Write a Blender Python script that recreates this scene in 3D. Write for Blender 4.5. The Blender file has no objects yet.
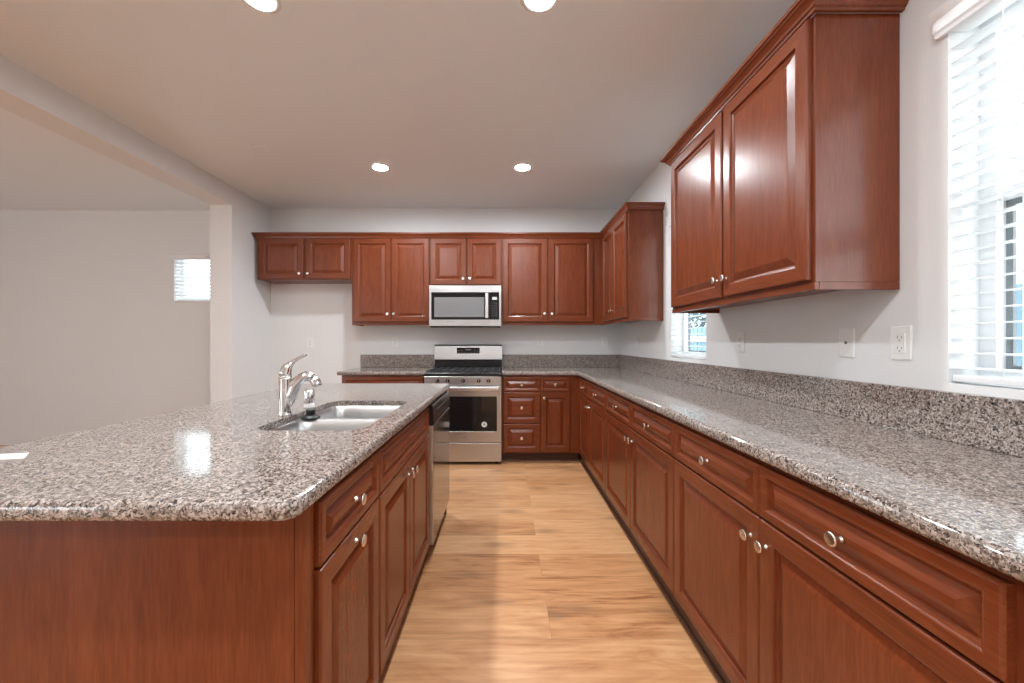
import bpy, bmesh, math, random
from mathutils import Vector, Matrix

random.seed(7)
scn = bpy.context.scene
COL = scn.collection
PI = math.pi
F_PX = 395.0           # focal length in pixels for a 1024 px wide frame
CAM_Z = 1.21
CEIL = 2.743

# ------------------------------------------------------------------ camera
cd = bpy.data.cameras.new('camera')
cd.sensor_width = 36.0
cd.lens = F_PX / 1024.0 * 36.0
cd.shift_x = 7.0 / 1024.0
cd.clip_start = 0.03
cam = bpy.data.objects.new('camera', cd)
COL.objects.link(cam)
cam.location = (0, 0, CAM_Z)
cam.rotation_euler = (PI / 2, 0, 0)
scn.camera = cam

# ------------------------------------------------------------------ exposure, sky, daylight
vs = scn.view_settings
vs.view_transform = 'Standard'
vs.look = 'None'
vs.exposure = 0.12
vs.gamma = 1.0
vs.use_curve_mapping = False
scn.cycles.max_bounces = 10
scn.cycles.diffuse_bounces = 6
scn.cycles.glossy_bounces = 5
scn.cycles.transparent_max_bounces = 16
scn.cycles.sample_clamp_indirect = 6.0
scn.cycles.caustics_reflective = False
scn.cycles.caustics_refractive = False
SKY_STRENGTH = 6.5
LAMP_EMIT = 640.0
w = bpy.data.worlds.new('sky')
scn.world = w
w.use_nodes = True
bg = w.node_tree.nodes['Background']
bg.inputs[0].default_value = (0.88, 0.95, 1.0, 1)
bg.inputs[1].default_value = SKY_STRENGTH


# the sun outside, high above the roof: it lights the yard and the neighbouring house
sd = bpy.data.lights.new('sun', 'SUN')
sd.energy = 3.0
sd.angle = 0.01
sd.color = (1.0, 0.97, 0.93)
so = bpy.data.objects.new('sun', sd)
so.rotation_euler = Vector((0.42, 0.05, -0.9)).to_track_quat('-Z', 'Y').to_euler()
COL.objects.link(so)


# ------------------------------------------------------------------ materials
def new_mat(name):
    m = bpy.data.materials.new(name)
    m.use_nodes = True
    nt = m.node_tree
    nt.nodes.clear()
    out = nt.nodes.new('ShaderNodeOutputMaterial')
    b = nt.nodes.new('ShaderNodeBsdfPrincipled')
    nt.links.new(b.outputs[0], out.inputs[0])
    return m, nt, b, out


def N(nt, t, **kw):
    n = nt.nodes.new(t)
    for k, v in kw.items():
        if k in n.inputs:
            n.inputs[k].default_value = v
        else:
            setattr(n, k, v)
    return n


def ramp(nt, stops, interp='LINEAR'):
    r = nt.nodes.new('ShaderNodeValToRGB')
    cr = r.color_ramp
    cr.interpolation = interp
    while len(cr.elements) < len(stops):
        cr.elements.new(0.5)
    for e, (p, c) in zip(cr.elements, stops):
        e.position = p
        e.color = (c[0], c[1], c[2], 1)
    return r


def plain(name, col, rough=0.5, metal=0.0, bump=0.0, bscale=300, coat=0.0, var=0.03):
    m, nt, b, out = new_mat(name)
    b.inputs['Roughness'].default_value = rough
    b.inputs['Metallic'].default_value = metal
    b.inputs['Coat Weight'].default_value = coat
    tc = N(nt, 'ShaderNodeTexCoord')
    nz = N(nt, 'ShaderNodeTexNoise', Scale=bscale, Detail=3.0)
    nt.links.new(tc.outputs['Object'], nz.inputs['Vector'])
    r = ramp(nt, [(0.3, [c * (1 - var) for c in col]), (0.7, [min(1, c * (1 + var)) for c in col])])
    nt.links.new(nz.outputs['Fac'], r.inputs[0])
    nt.links.new(r.outputs[0], b.inputs['Base Color'])
    if bump:
        bp = N(nt, 'ShaderNodeBump', Strength=bump, Distance=0.002)
        nt.links.new(nz.outputs['Fac'], bp.inputs['Height'])
        nt.links.new(bp.outputs[0], b.inputs['Normal'])
    return m


def wood(name, axis, dark, mid, light, rough=0.27):
    m, nt, b, out = new_mat(name)
    tc = N(nt, 'ShaderNodeTexCoord')
    oi = N(nt, 'ShaderNodeObjectInfo')
    add = N(nt, 'ShaderNodeVectorMath', operation='MULTIPLY_ADD')
    add.inputs[1].default_value = (1, 1, 1)
    sc = N(nt, 'ShaderNodeVectorMath', operation='SCALE')
    sc.inputs[0].default_value = (7.3, 3.1, 5.7)
    nt.links.new(oi.outputs['Random'], sc.inputs['Scale'])
    nt.links.new(tc.outputs['Object'], add.inputs[0])
    nt.links.new(sc.outputs[0], add.inputs[2])
    mp = N(nt, 'ShaderNodeMapping')
    s = [9, 9, 9]
    s['xyz'.index(axis)] = 1.6
    mp.inputs['Scale'].default_value = s
    nt.links.new(add.outputs[0], mp.inputs[0])
    n1 = N(nt, 'ShaderNodeTexNoise', Scale=1.6, Detail=5.0, Roughness=0.6, Distortion=0.8)
    nt.links.new(mp.outputs[0], n1.inputs['Vector'])
    mp2 = N(nt, 'ShaderNodeMapping')
    s2 = [160, 160, 160]
    s2['xyz'.index(axis)] = 14
    mp2.inputs['Scale'].default_value = s2
    nt.links.new(add.outputs[0], mp2.inputs[0])
    n2 = N(nt, 'ShaderNodeTexNoise', Scale=1.0, Detail=2.0)
    nt.links.new(mp2.outputs[0], n2.inputs['Vector'])
    mx = N(nt, 'ShaderNodeMath', operation='MULTIPLY_ADD')
    mx.inputs[1].default_value = 0.45
    nt.links.new(n2.outputs['Fac'], mx.inputs[0])
    hv = N(nt, 'ShaderNodeMath', operation='MULTIPLY')
    hv.inputs[1].default_value = 0.55
    nt.links.new(n1.outputs['Fac'], hv.inputs[0])
    nt.links.new(hv.outputs[0], mx.inputs[2])
    r = ramp(nt, [(0.30, dark), (0.5, mid), (0.70, light)])
    nt.links.new(mx.outputs[0], r.inputs[0])
    nt.links.new(r.outputs[0], b.inputs['Base Color'])
    b.inputs['Roughness'].default_value = rough
    b.inputs['Specular IOR Level'].default_value = 0.42
    bp = N(nt, 'ShaderNodeBump', Strength=0.06, Distance=0.001)
    nt.links.new(n2.outputs['Fac'], bp.inputs['Height'])
    nt.links.new(bp.outputs[0], b.inputs['Normal'])
    return m


CH_D, CH_M, CH_L = (0.118, 0.0250, 0.0080), (0.162, 0.0365, 0.0118), (0.205, 0.0510, 0.0175)
M_WV = wood('cherry_vertical', 'z', CH_D, CH_M, CH_L)
M_WH = wood('cherry_across', 'x', CH_D, CH_M, CH_L)
M_WY = wood('cherry_deep', 'y', CH_D, CH_M, CH_L)
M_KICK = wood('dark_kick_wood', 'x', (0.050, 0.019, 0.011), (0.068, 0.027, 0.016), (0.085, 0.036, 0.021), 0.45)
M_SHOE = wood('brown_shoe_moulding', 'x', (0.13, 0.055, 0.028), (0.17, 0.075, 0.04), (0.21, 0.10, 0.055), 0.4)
M_IN = plain('cabinet_inside', (0.10, 0.035, 0.02), 0.6)


def granite():
    m, nt, b, out = new_mat('speckled_granite')
    tc = N(nt, 'ShaderNodeTexCoord')
    geo = N(nt, 'ShaderNodeNewGeometry')
    P = geo.outputs['Position']
    warp = N(nt, 'ShaderNodeTexNoise', Scale=130.0, Detail=3.0)
    nt.links.new(P, warp.inputs['Vector'])
    wm = N(nt, 'ShaderNodeVectorMath', operation='MULTIPLY_ADD')
    wm.inputs[1].default_value = (0.016, 0.016, 0.016)
    nt.links.new(warp.outputs['Color'], wm.inputs[0])
    nt.links.new(P, wm.inputs[2])
    v1 = N(nt, 'ShaderNodeTexVoronoi', Scale=250.0)
    nt.links.new(wm.outputs[0], v1.inputs['Vector'])
    sep = N(nt, 'ShaderNodeSeparateColor')
    nt.links.new(v1.outputs['Color'], sep.inputs[0])
    big = N(nt, 'ShaderNodeTexNoise', Scale=55.0, Detail=4.0, Roughness=0.65)
    nt.links.new(P, big.inputs['Vector'])
    mixv = N(nt, 'ShaderNodeMath', operation='MULTIPLY_ADD')
    mixv.inputs[1].default_value = 0.62
    nt.links.new(sep.outputs[0], mixv.inputs[0])
    b2 = N(nt, 'ShaderNodeMath', operation='MULTIPLY')
    b2.inputs[1].default_value = 0.42
    nt.links.new(big.outputs['Fac'], b2.inputs[0])
    nt.links.new(b2.outputs[0], mixv.inputs[2])
    r = ramp(nt, [(0.20, (0.014, 0.013, 0.014)), (0.31, (0.070, 0.060, 0.055)), (0.43, (0.180, 0.144, 0.122)),
                  (0.59, (0.300, 0.246, 0.214)), (0.80, (0.49, 0.44, 0.41))])
    nt.links.new(mixv.outputs[0], r.inputs[0])
    # warm brown flecks
    v2 = N(nt, 'ShaderNodeTexNoise', Scale=210.0, Detail=2.0)
    nt.links.new(P, v2.inputs['Vector'])
    fr = ramp(nt, [(0.56, (0, 0, 0)), (0.66, (1, 1, 1))])
    nt.links.new(v2.outputs['Fac'], fr.inputs[0])
    fm = N(nt, 'ShaderNodeMath', operation='MULTIPLY')
    fm.inputs[1].default_value = 0.45
    nt.links.new(fr.outputs[0], fm.inputs[0])
    mx = N(nt, 'ShaderNodeMix', data_type='RGBA')
    nt.links.new(fm.outputs[0], mx.inputs['Factor'])
    nt.links.new(r.outputs[0], mx.inputs[6])
    mx.inputs[7].default_value = (0.20, 0.125, 0.095, 1)
    nt.links.new(mx.outputs[2], b.inputs['Base Color'])
    b.inputs['Roughness'].default_value = 0.08
    b.inputs['Specular IOR Level'].default_value = 0.7
    return m


M_GRAN = granite()


def floor_mat():
    m, nt, b, out = new_mat('oak_plank_floor')
    geo = N(nt, 'ShaderNodeNewGeometry')
    mp = N(nt, 'ShaderNodeMapping')
    mp.inputs['Location'].default_value = (0.767, 0.114 + 2.15, 0)
    nt.links.new(geo.outputs['Position'], mp.inputs[0])
    br = N(nt, 'ShaderNodeTexBrick')
    br.offset = 0.37
    br.offset_frequency = 2
    br.inputs['Scale'].default_value = 1.0
    br.inputs['Mortar Size'].default_value = 0.0011
    br.inputs['Mortar Smooth'].default_value = 0.3
    br.inputs['Bias'].default_value = 0.0
    br.inputs['Brick Width'].default_value = 1.52
    br.inputs['Row Height'].default_value = 0.215
    br.inputs['Color1'].default_value = (0, 0, 0, 1)
    br.inputs['Color2'].default_value = (1, 1, 1, 1)
    br.inputs['Mortar'].default_value = (0.5, 0.5, 0.5, 1)
    nt.links.new(mp.outputs[0], br.inputs['Vector'])
    # grain: stretched along x, shifted per plank
    sh = N(nt, 'ShaderNodeVectorMath', operation='MULTIPLY_ADD')
    sh.inputs[1].default_value = (9.0, 5.0, 3.0)
    nt.links.new(br.outputs['Color'], sh.inputs[0])
    nt.links.new(geo.outputs['Position'], sh.inputs[2])
    g1m = N(nt, 'ShaderNodeMapping')
    g1m.inputs['Scale'].default_value = (1.3, 7.0, 1.0)
    nt.links.new(sh.outputs[0], g1m.inputs[0])
    g1 = N(nt, 'ShaderNodeTexNoise', Scale=1.7, Detail=6.0, Roughness=0.62, Distortion=1.2)
    nt.links.new(g1m.outputs[0], g1.inputs['Vector'])
    g2m = N(nt, 'ShaderNodeMapping')
    g2m.inputs['Scale'].default_value = (3.5, 62.0, 1.0)
    nt.links.new(sh.outputs[0], g2m.inputs[0])
    g2 = N(nt, 'ShaderNodeTexNoise', Scale=1.0, Detail=3.0)
    nt.links.new(g2m.outputs[0], g2.inputs['Vector'])
    a = N(nt, 'ShaderNodeMath', operation='MULTIPLY_ADD')
    a.inputs[1].default_value = 0.40
    nt.links.new(g2.outputs['Fac'], a.inputs[0])
    a2 = N(nt, 'ShaderNodeMath', operation='MULTIPLY_ADD')
    a2.inputs[1].default_value = 0.66
    nt.links.new(g1.outputs['Fac'], a2.inputs[0])
    sp = N(nt, 'ShaderNodeMath', operation='MULTIPLY')
    sp.inputs[1].default_value = 0.24
    nt.links.new(br.outputs['Color'], sp.inputs[0])
    nt.links.new(sp.outputs[0], a2.inputs[2])
    nt.links.new(a2.outputs[0], a.inputs[2])
    r = ramp(nt, [(0.40, (0.29, 0.118, 0.046)), (0.51, (0.475, 0.220, 0.093)), (0.64, (0.58, 0.300, 0.138)),
                  (0.80, (0.68, 0.39, 0.205))])
    nt.links.new(a.outputs[0], r.inputs[0])
    # knots
    kv = N(nt, 'ShaderNodeTexVoronoi', Scale=1.0)
    kv.voronoi_dimensions = '2D'
    km = N(nt, 'ShaderNodeMapping')
    km.inputs['Scale'].default_value = (1.6, 3.6, 1.0)
    nt.links.new(sh.outputs[0], km.inputs[0])
    nt.links.new(km.outputs[0], kv.inputs['Vector'])
    kr = ramp(nt, [(0.02, (1, 1, 1)), (0.20, (0, 0, 0))])
    nt.links.new(kv.outputs['Distance'], kr.inputs[0])
    kf = N(nt, 'ShaderNodeMath', operation='MULTIPLY')
    kf.inputs[1].default_value = 0.5
    nt.links.new(kr.outputs[0], kf.inputs[0])
    mx = N(nt, 'ShaderNodeMix', data_type='RGBA')
    nt.links.new(kf.outputs[0], mx.inputs['Factor'])
    nt.links.new(r.outputs[0], mx.inputs[6])
    mx.inputs[7].default_value = (0.22, 0.115, 0.06, 1)
    ms = N(nt, 'ShaderNodeMix', data_type='RGBA')
    mf = N(nt, 'ShaderNodeMath', operation='MULTIPLY')
    mf.inputs[1].default_value = 0.55
    nt.links.new(br.outputs['Fac'], mf.inputs[0])
    nt.links.new(mf.outputs[0], ms.inputs['Factor'])
    nt.links.new(mx.outputs[2], ms.inputs[6])
    ms.inputs[7].default_value = (0.16, 0.09, 0.05, 1)
    nt.links.new(ms.outputs[2], b.inputs['Base Color'])
    b.inputs['Roughness'].default_value = 0.36
    bp = N(nt, 'ShaderNodeBump', Strength=0.08, Distance=0.001)
    nt.links.new(g2.outputs['Fac'], bp.inputs['Height'])
    nt.links.new(bp.outputs[0], b.inputs['Normal'])
    return m


M_FLOOR = floor_mat()
M_WALL = plain('white_wall_paint', (0.755, 0.76, 0.76), 0.6, bump=0.12, bscale=140, var=0.01)
M_CEIL = plain('ceiling_paint', (0.80, 0.845, 0.88), 0.42, bump=0.35, bscale=120, var=0.01)
M_WHITE = plain('white_plastic', (0.78, 0.78, 0.77), 0.35, var=0.01)
M_VINYL = plain('white_vinyl', (0.80, 0.81, 0.82), 0.4, var=0.01)
M_SCREEN = plain('grey_screen_frame', (0.16, 0.17, 0.18), 0.5)
M_PLATE = plain('outlet_plate', (0.80, 0.80, 0.79), 0.35, var=0.01)
M_SLOT = plain('outlet_slot', (0.12, 0.115, 0.11), 0.5)
M_NICKEL = plain('satin_nickel', (0.74, 0.70, 0.65), 0.24, metal=1.0)
M_CHROME = plain('chrome', (0.80, 0.80, 0.81), 0.07, metal=1.0)
M_BLACK = plain('black_enamel', (0.012, 0.012, 0.013), 0.22)
M_IRON = plain('cast_iron', (0.022, 0.023, 0.025), 0.5, bump=0.1)
M_GLASSB = plain('black_oven_glass', (0.008, 0.008, 0.009), 0.07)
M_GREYW = plain('microwave_screen', (0.20, 0.20, 0.205), 0.10)
M_RUBBER = plain('black_rubber', (0.012, 0.012, 0.012), 0.45)
M_PAPER = plain('white_paper', (0.82, 0.80, 0.78), 0.7)
M_GREY = plain('grey_mark', (0.30, 0.30, 0.31), 0.4)
M_DISPLAY = plain('display_window', (0.55, 0.58, 0.57), 0.25)


def steel(name, base, rough, axis):
    m, nt, b, out = new_mat(name)
    tc = N(nt, 'ShaderNodeTexCoord')
    mp = N(nt, 'ShaderNodeMapping')
    s = [400, 400, 400]
    s['xyz'.index(axis)] = 4
    mp.inputs['Scale'].default_value = s
    nt.links.new(tc.outputs['Object'], mp.inputs[0])
    nz = N(nt, 'ShaderNodeTexNoise', Scale=1.0, Detail=2.0)
    nt.links.new(mp.outputs[0], nz.inputs['Vector'])
    r = ramp(nt, [(0.3, [c * 0.92 for c in base]), (0.7, [min(1, c * 1.06) for c in base])])
    nt.links.new(nz.outputs['Fac'], r.inputs[0])
    nt.links.new(r.outputs[0], b.inputs['Base Color'])
    b.inputs['Metallic'].default_value = 1.0
    b.inputs['Roughness'].default_value = rough
    bp = N(nt, 'ShaderNodeBump', Strength=0.05, Distance=0.0005)
    nt.links.new(nz.outputs['Fac'], bp.inputs['Height'])
    nt.links.new(bp.outputs[0], b.inputs['Normal'])
    return m


M_STEEL = steel('brushed_steel', (0.57, 0.567, 0.562), 0.30, 'x')
M_STEELV = steel('brushed_steel_upright', (0.40, 0.395, 0.39), 0.26, 'z')
M_BRIGHT = steel('bright_steel', (0.72, 0.71, 0.70), 0.30, 'z')
M_SINK = steel('sink_steel', (0.60, 0.60, 0.60), 0.33, 'y')
M_DWSTEEL = plain('polished_dark_steel', (0.33, 0.33, 0.34), 0.12, metal=1.0)


def glass_mat():
    m, nt, b, out = new_mat('window_glass')
    nt.nodes.remove(b)
    tr = N(nt, 'ShaderNodeBsdfTransparent')
    tr.inputs[0].default_value = (0.96, 0.98, 0.98, 1)
    gl = N(nt, 'ShaderNodeBsdfGlossy')
    gl.inputs['Roughness'].default_value = 0.02
    mx = N(nt, 'ShaderNodeMixShader')
    mx.inputs[0].default_value = 0.05
    nt.links.new(tr.outputs[0], mx.inputs[1])
    nt.links.new(gl.outputs[0], mx.inputs[2])
    nt.links.new(mx.outputs[0], out.inputs[0])
    return m


M_GLASS = glass_mat()


def slat_mat():
    m, nt, b, out = new_mat('white_blind_slat')
    b.inputs['Base Color'].default_value = (0.86, 0.86, 0.86, 1)
    b.inputs['Roughness'].default_value = 0.4
    tl = N(nt, 'ShaderNodeBsdfTranslucent')
    tl.inputs[0].default_value = (0.85, 0.88, 0.9, 1)
    mx = N(nt, 'ShaderNodeMixShader')
    mx.inputs[0].default_value = 0.4
    nt.links.new(b.outputs[0], mx.inputs[1])
    nt.links.new(tl.outputs[0], mx.inputs[2])
    nt.links.new(mx.outputs[0], out.inputs[0])
    return m


M_SLAT = slat_mat()


def emit_mat(name, col, s):
    m, nt, b, out = new_mat(name)
    nt.nodes.remove(b)
    e = N(nt, 'ShaderNodeEmission')
    e.inputs[0].default_value = (*col, 1)
    e.inputs[1].default_value = s
    nt.links.new(e.outputs[0], out.inputs[0])
    return m


M_LAMP = emit_mat('lit_lamp_lens', (0.90, 0.96, 1.0), LAMP_EMIT)
M_LEAF = plain('leaf_green', (0.06, 0.125, 0.13), 0.5, bscale=30, var=0.5)
M_BARK = plain('bark', (0.10, 0.07, 0.05), 0.8)
M_STUCCO = plain('pale_blue_stucco', (0.085, 0.15, 0.20), 0.8, bump=0.2, bscale=80)
M_STUCCO_W = plain('white_stucco', (0.78, 0.80, 0.82), 0.8, bump=0.2, bscale=80)
M_GROUND = plain('ground', (0.55, 0.54, 0.52), 0.9, bscale=12, var=0.2)


# ------------------------------------------------------------------ mesh helpers
class MB:
    """Collects shapes into one mesh."""

    def __init__(self):
        self.bm = bmesh.new()

    def face(self, vs, mi=0, smooth=False):
        try:
            f = self.bm.faces.new(vs)
            f.material_index = mi
            f.smooth = smooth
            return f
        except ValueError:
            return None

    def box(self, x0, x1, y0, y1, z0, z1, mi=0, bev=0.0, seg=2):
        v = [self.bm.verts.new(p) for p in ((x0, y0, z0), (x1, y0, z0), (x1, y1, z0), (x0, y1, z0),
                                            (x0, y0, z1), (x1, y0, z1), (x1, y1, z1), (x0, y1, z1))]
        fs = [self.face([v[i] for i in q], mi) for q in
              ((3, 2, 1, 0), (4, 5, 6, 7), (0, 1, 5, 4), (1, 2, 6, 5), (2, 3, 7, 6), (3, 0, 4, 7))]
        if bev > 0:
            es = list({e for f in fs for e in f.edges})
            bmesh.ops.bevel(self.bm, geom=es, offset=bev, segments=seg, profile=0.5, affect='EDGES')
        return self

    def rings(self, loops, mi=0, cap0=True, cap1=True, smooth=False, closed=True):
        L = [[self.bm.verts.new(p) for p in lp] for lp in loops]
        n = len(L[0])
        for a, b in zip(L, L[1:]):
            for i in range(n if closed else n - 1):
                j = (i + 1) % n
                self.face([a[i], a[j], b[j], b[i]], mi, smooth)
        if cap0:
            self.face(list(reversed(L[0])), mi, False)
        if cap1:
            self.face(L[-1], mi, False)
        return L

    def lathe(self, prof, center=(0, 0, 0), axis='z', n=24, mi=0, cap0=True, cap1=True, smooth=True):
        """prof = [(radius, distance along axis)]"""
        c = Vector(center)
        loops = []
        for r, h in prof:
            lp = []
            for i in range(n):
                t = 2 * PI * i / n
                a, b = r * math.cos(t), r * math.sin(t)
                p = {'z': (a, b, h), '-z': (b, a, -h), '-y': (a, -h, b), 'y': (b, h, a), '-x': (-h, b, a), 'x': (h, a, b)}[axis]
                lp.append(c + Vector(p))
            loops.append(lp)
        self.rings(loops, mi, cap0, cap1, smooth)
        return self

    def tube(self, pts, radii, n=14, mi=0, smooth=True, flat=1.0):
        pts = [Vector(p) for p in pts]
        if not isinstance(radii, (list, tuple)):
            radii = [radii] * len(pts)
        loops = []
        prev = None
        for i, p in enumerate(pts):
            d = (pts[min(i + 1, len(pts) - 1)] - pts[max(i - 1, 0)]).normalized()
            if prev is None:
                up = Vector((0, 0, 1)) if abs(d.z) < 0.9 else Vector((0, 1, 0))
                u = d.cross(up).normalized()
            else:
                u = (prev - d * prev.dot(d)).normalized()
            prev = u
            v = d.cross(u)
            r = radii[i]
            loops.append([p + u * r * math.cos(2 * PI * k / n) + v * r * flat * math.sin(2 * PI * k / n) for k in range(n)])
        self.rings(loops, mi, True, True, smooth)
        return self

    def raised(self, x0, x1, z0, z1, frame=0.058, th=0.02, bevel=0.026, horizontal=False):
        """raised panel front; back at y=0, face at y=-th"""
        f = frame
        prof = [(0, 0), (0, th - .005), (.002, th - .0015), (.005, th), (f - .007, th), (f - .004, th - .001), (f - .001, th - .0035),
                (f + .001, th - .0105), (f + .006, th - .0130), (f + .009, th - .0130), (f + .009 + bevel, th - .003), (f + .012 + bevel, th - .002)]
        V = []
        for e, h in prof:
            V.append([self.bm.verts.new(p) for p in ((x0 + e, -h, z0 + e), (x1 - e, -h, z0 + e), (x1 - e, -h, z1 - e), (x0 + e, -h, z1 - e))])
        for k, (a, b) in enumerate(zip(V, V[1:])):
            for i in range(4):
                j = (i + 1) % 4
                hz = horizontal or (i in (0, 2) and k < 8)
                self.face([a[i], a[j], b[j], b[i]], 1 if hz else 0)
        self.face(V[-1], 1 if horizontal else 0)
        self.face(list(reversed(V[0])), 0)
        return self

    def slab(self, poly, z0, z1, r=0.012, holes=(), mi=0, seg=4, step=None):
        """extruded outline (counter-clockwise) with rounded edges and square-edged holes"""
        def inset(pl, e):
            out = []
            n = len(pl)
            for i in range(n):
                p0, p1, p2 = Vector(pl[i - 1]), Vector(pl[i]), Vector(pl[(i + 1) % n])
                d1, d2 = (p1 - p0).normalized(), (p2 - p1).normalized()
                n1, n2 = Vector((-d1.y, d1.x)), Vector((-d2.y, d2.x))
                m = (n1 + n2)
                m = m / max(m.dot(n1), 1e-6) if m.length > 1e-6 else n1
                out.append(p1 + m * e)
            return out
        prof = []
        for k in range(seg + 1):
            t = PI / 2 * k / seg
            prof.append((r * (1 - math.sin(t)), z0 + r * (1 - math.cos(t))))
        for k in range(seg + 1):
            t = PI / 2 * k / seg
            prof.append((r * (1 - math.cos(t)), z1 - r * (1 - math.sin(t))))
        loops = []
        for e, z in prof:
            loops.append([(p.x, p.y, z) for p in inset([Vector(q) for q in poly], e)])
        L = self.rings(loops, mi, False, False, True)
        zb = z0
        if step:        # thinner stone behind a built-up edge
            zb = z0 + step[1]
            pin = [(p.x, p.y) for p in inset([Vector(q) for q in poly], step[0])]
            low = [self.bm.verts.new((x, y, z0)) for x, y in pin]
            top = [self.bm.verts.new((x, y, zb)) for x, y in pin]
            n = len(low)
            for i in range(n):
                j = (i + 1) % n
                self.face([L[0][j], L[0][i], low[i], low[j]], mi)
                self.face([low[j], low[i], top[i], top[j]], mi)
            L = [top] + L[1:]
        H = []
        for h in holes:
            H.append(self.rings([[(x, y, z1) for x, y in h], [(x, y, zb) for x, y in h]], mi, False, False, False))
        for idx, lp in ((-1, L[-1]), (0, L[0])):
            hl = [hh[0] if idx == -1 else hh[1] for hh in H]
            if not hl:
                self.face(lp if idx == -1 else list(reversed(lp)), mi)
                continue
            es = []
            for l in [lp] + hl:
                for i in range(len(l)):
                    e = self.bm.edges.get((l[i], l[(i + 1) % len(l)]))
                    es.append(e)
            res = bmesh.ops.triangle_fill(self.bm, use_beauty=True, use_dissolve=False, edges=es,
                                          normal=(0, 0, 1 if idx == -1 else -1))
            for g in res['geom']:
                if isinstance(g, bmesh.types.BMFace):
                    g.material_index = mi
        return self

    def build(self, name, mats, parent=None, loc=None, rotz=0.0, normals=True, **tags):
        me = bpy.data.meshes.new(name)
        if normals:
            bmesh.ops.recalc_face_normals(self.bm, faces=self.bm.faces[:])
        self.bm.to_mesh(me)
        self.bm.free()
        if not isinstance(mats, (list, tuple)):
            mats = [mats]
        for m in mats:
            me.materials.append(m)
        o = bpy.data.objects.new(name, me)
        COL.objects.link(o)
        if parent is not None:
            o.parent = parent
        if loc:
            o.location = loc
        o.rotation_euler = (0, 0, rotz)
        for k, v in tags.items():
            o[k] = v
        return o


def thing(name, label, cat, loc=(0, 0, 0), rotz=0.0, group=None):
    o = bpy.data.objects.new(name, None)
    o.empty_display_size = 0.1
    COL.objects.link(o)
    o.location = loc
    o.rotation_euler = (0, 0, rotz)
    o['label'] = label
    o['category'] = cat
    if group:
        o['group'] = group
    return o


def struct(o):
    o['kind'] = 'structure'
    return o


def rrect(x0, x1, y0, y1, r, n=6):
    pts = []
    for cx, cy, a0 in ((x1 - r, y0 + r, -90), (x1 - r, y1 - r, 0), (x0 + r, y1 - r, 90), (x0 + r, y0 + r, 180)):
        for k in range(n + 1):
            t = math.radians(a0 + 90 * k / n)
            pts.append((cx + r * math.cos(t), cy + r * math.sin(t)))
    return pts


# ------------------------------------------------------------------ room
XW = 1.335        # right wall
YB = 4.54         # kitchen back wall
YF = 4.62         # far wall of the next room
XP0, XP1 = -2.91, -2.693   # partition and beam
YP = 3.896
WT = 0.14
XL, YN = -7.0, -4.0

b = MB(); b.box(XL - WT, XW + WT, YN - WT, YF + WT, -0.12, 0.0)
struct(b.build('floor', M_FLOOR))
b = MB(); b.box(XL - WT, XW + WT, YN - WT, YF + WT, CEIL, CEIL + 0.12)
struct(b.build('ceiling', M_CEIL))

WIN_A = (2.624, 3.18, 1.085, 2.19)
WIN_B = (0.20, 1.19, 1.085, 2.19)
b = MB()
ys = [YN, WIN_B[0], WIN_B[1], WIN_A[0], WIN_A[1], YB]
for i in range(5):
    y0, y1 = ys[i], ys[i + 1]
    if i in (1, 3):
        b.box(XW, XW + WT, y0, y1, 0, 1.085)
        b.box(XW, XW + WT, y0, y1, 2.19, CEIL)
    else:
        b.box(XW, XW + WT, y0, y1, 0, CEIL)
struct(b.build('wall_right', M_WALL))
b = MB(); b.box(XP1, XW + WT, YB, YB + WT, 0, CEIL)
struct(b.build('wall_back', M_WALL))
b = MB(); b.box(XP0, XP1, YP, YF, 0, CEIL)
struct(b.build('wall_partition', M_WALL))
b = MB(); b.box(XP0, XP1, YN, YP, 2.56, CEIL)
struct(b.build('trim_1', M_WALL))
WIN_C = (-3.87, -3.02, 1.67, 2.22)
b = MB()
b.box(XL, WIN_C[0], YF, YF + WT, 0, CEIL)
b.box(WIN_C[1], XP1, YF, YF + WT, 0, CEIL)
b.box(WIN_C[0], WIN_C[1], YF, YF + WT, 0, WIN_C[2])
b.box(WIN_C[0], WIN_C[1], YF, YF + WT, WIN_C[3], CEIL)
struct(b.build('wall_far', M_WALL))
b = MB()
b.box(XL - WT, XL, YN, 0.8, 0, CEIL)
b.box(XL - WT, XL, 1.7, YF + WT, 0, CEIL)
b.box(XL - WT, XL, 0.8, 1.7, 0, 1.0)
b.box(XL - WT, XL, 0.8, 1.7, 2.1, CEIL)  # out-of-view window opening, added to let daylight into the left room
struct(b.build('wall_left', M_WALL))
b = MB()
b.box(XL, -6.9, YN - WT, YN, 0, CEIL)
b.box(-4.9, XW + WT, YN - WT, YN, 0, CEIL)
b.box(-6.9, -4.9, YN - WT, YN, 2.05, CEIL)  # unseen door opening added behind the camera as a daylight source
struct(b.build('wall_front', M_WALL))


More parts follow.
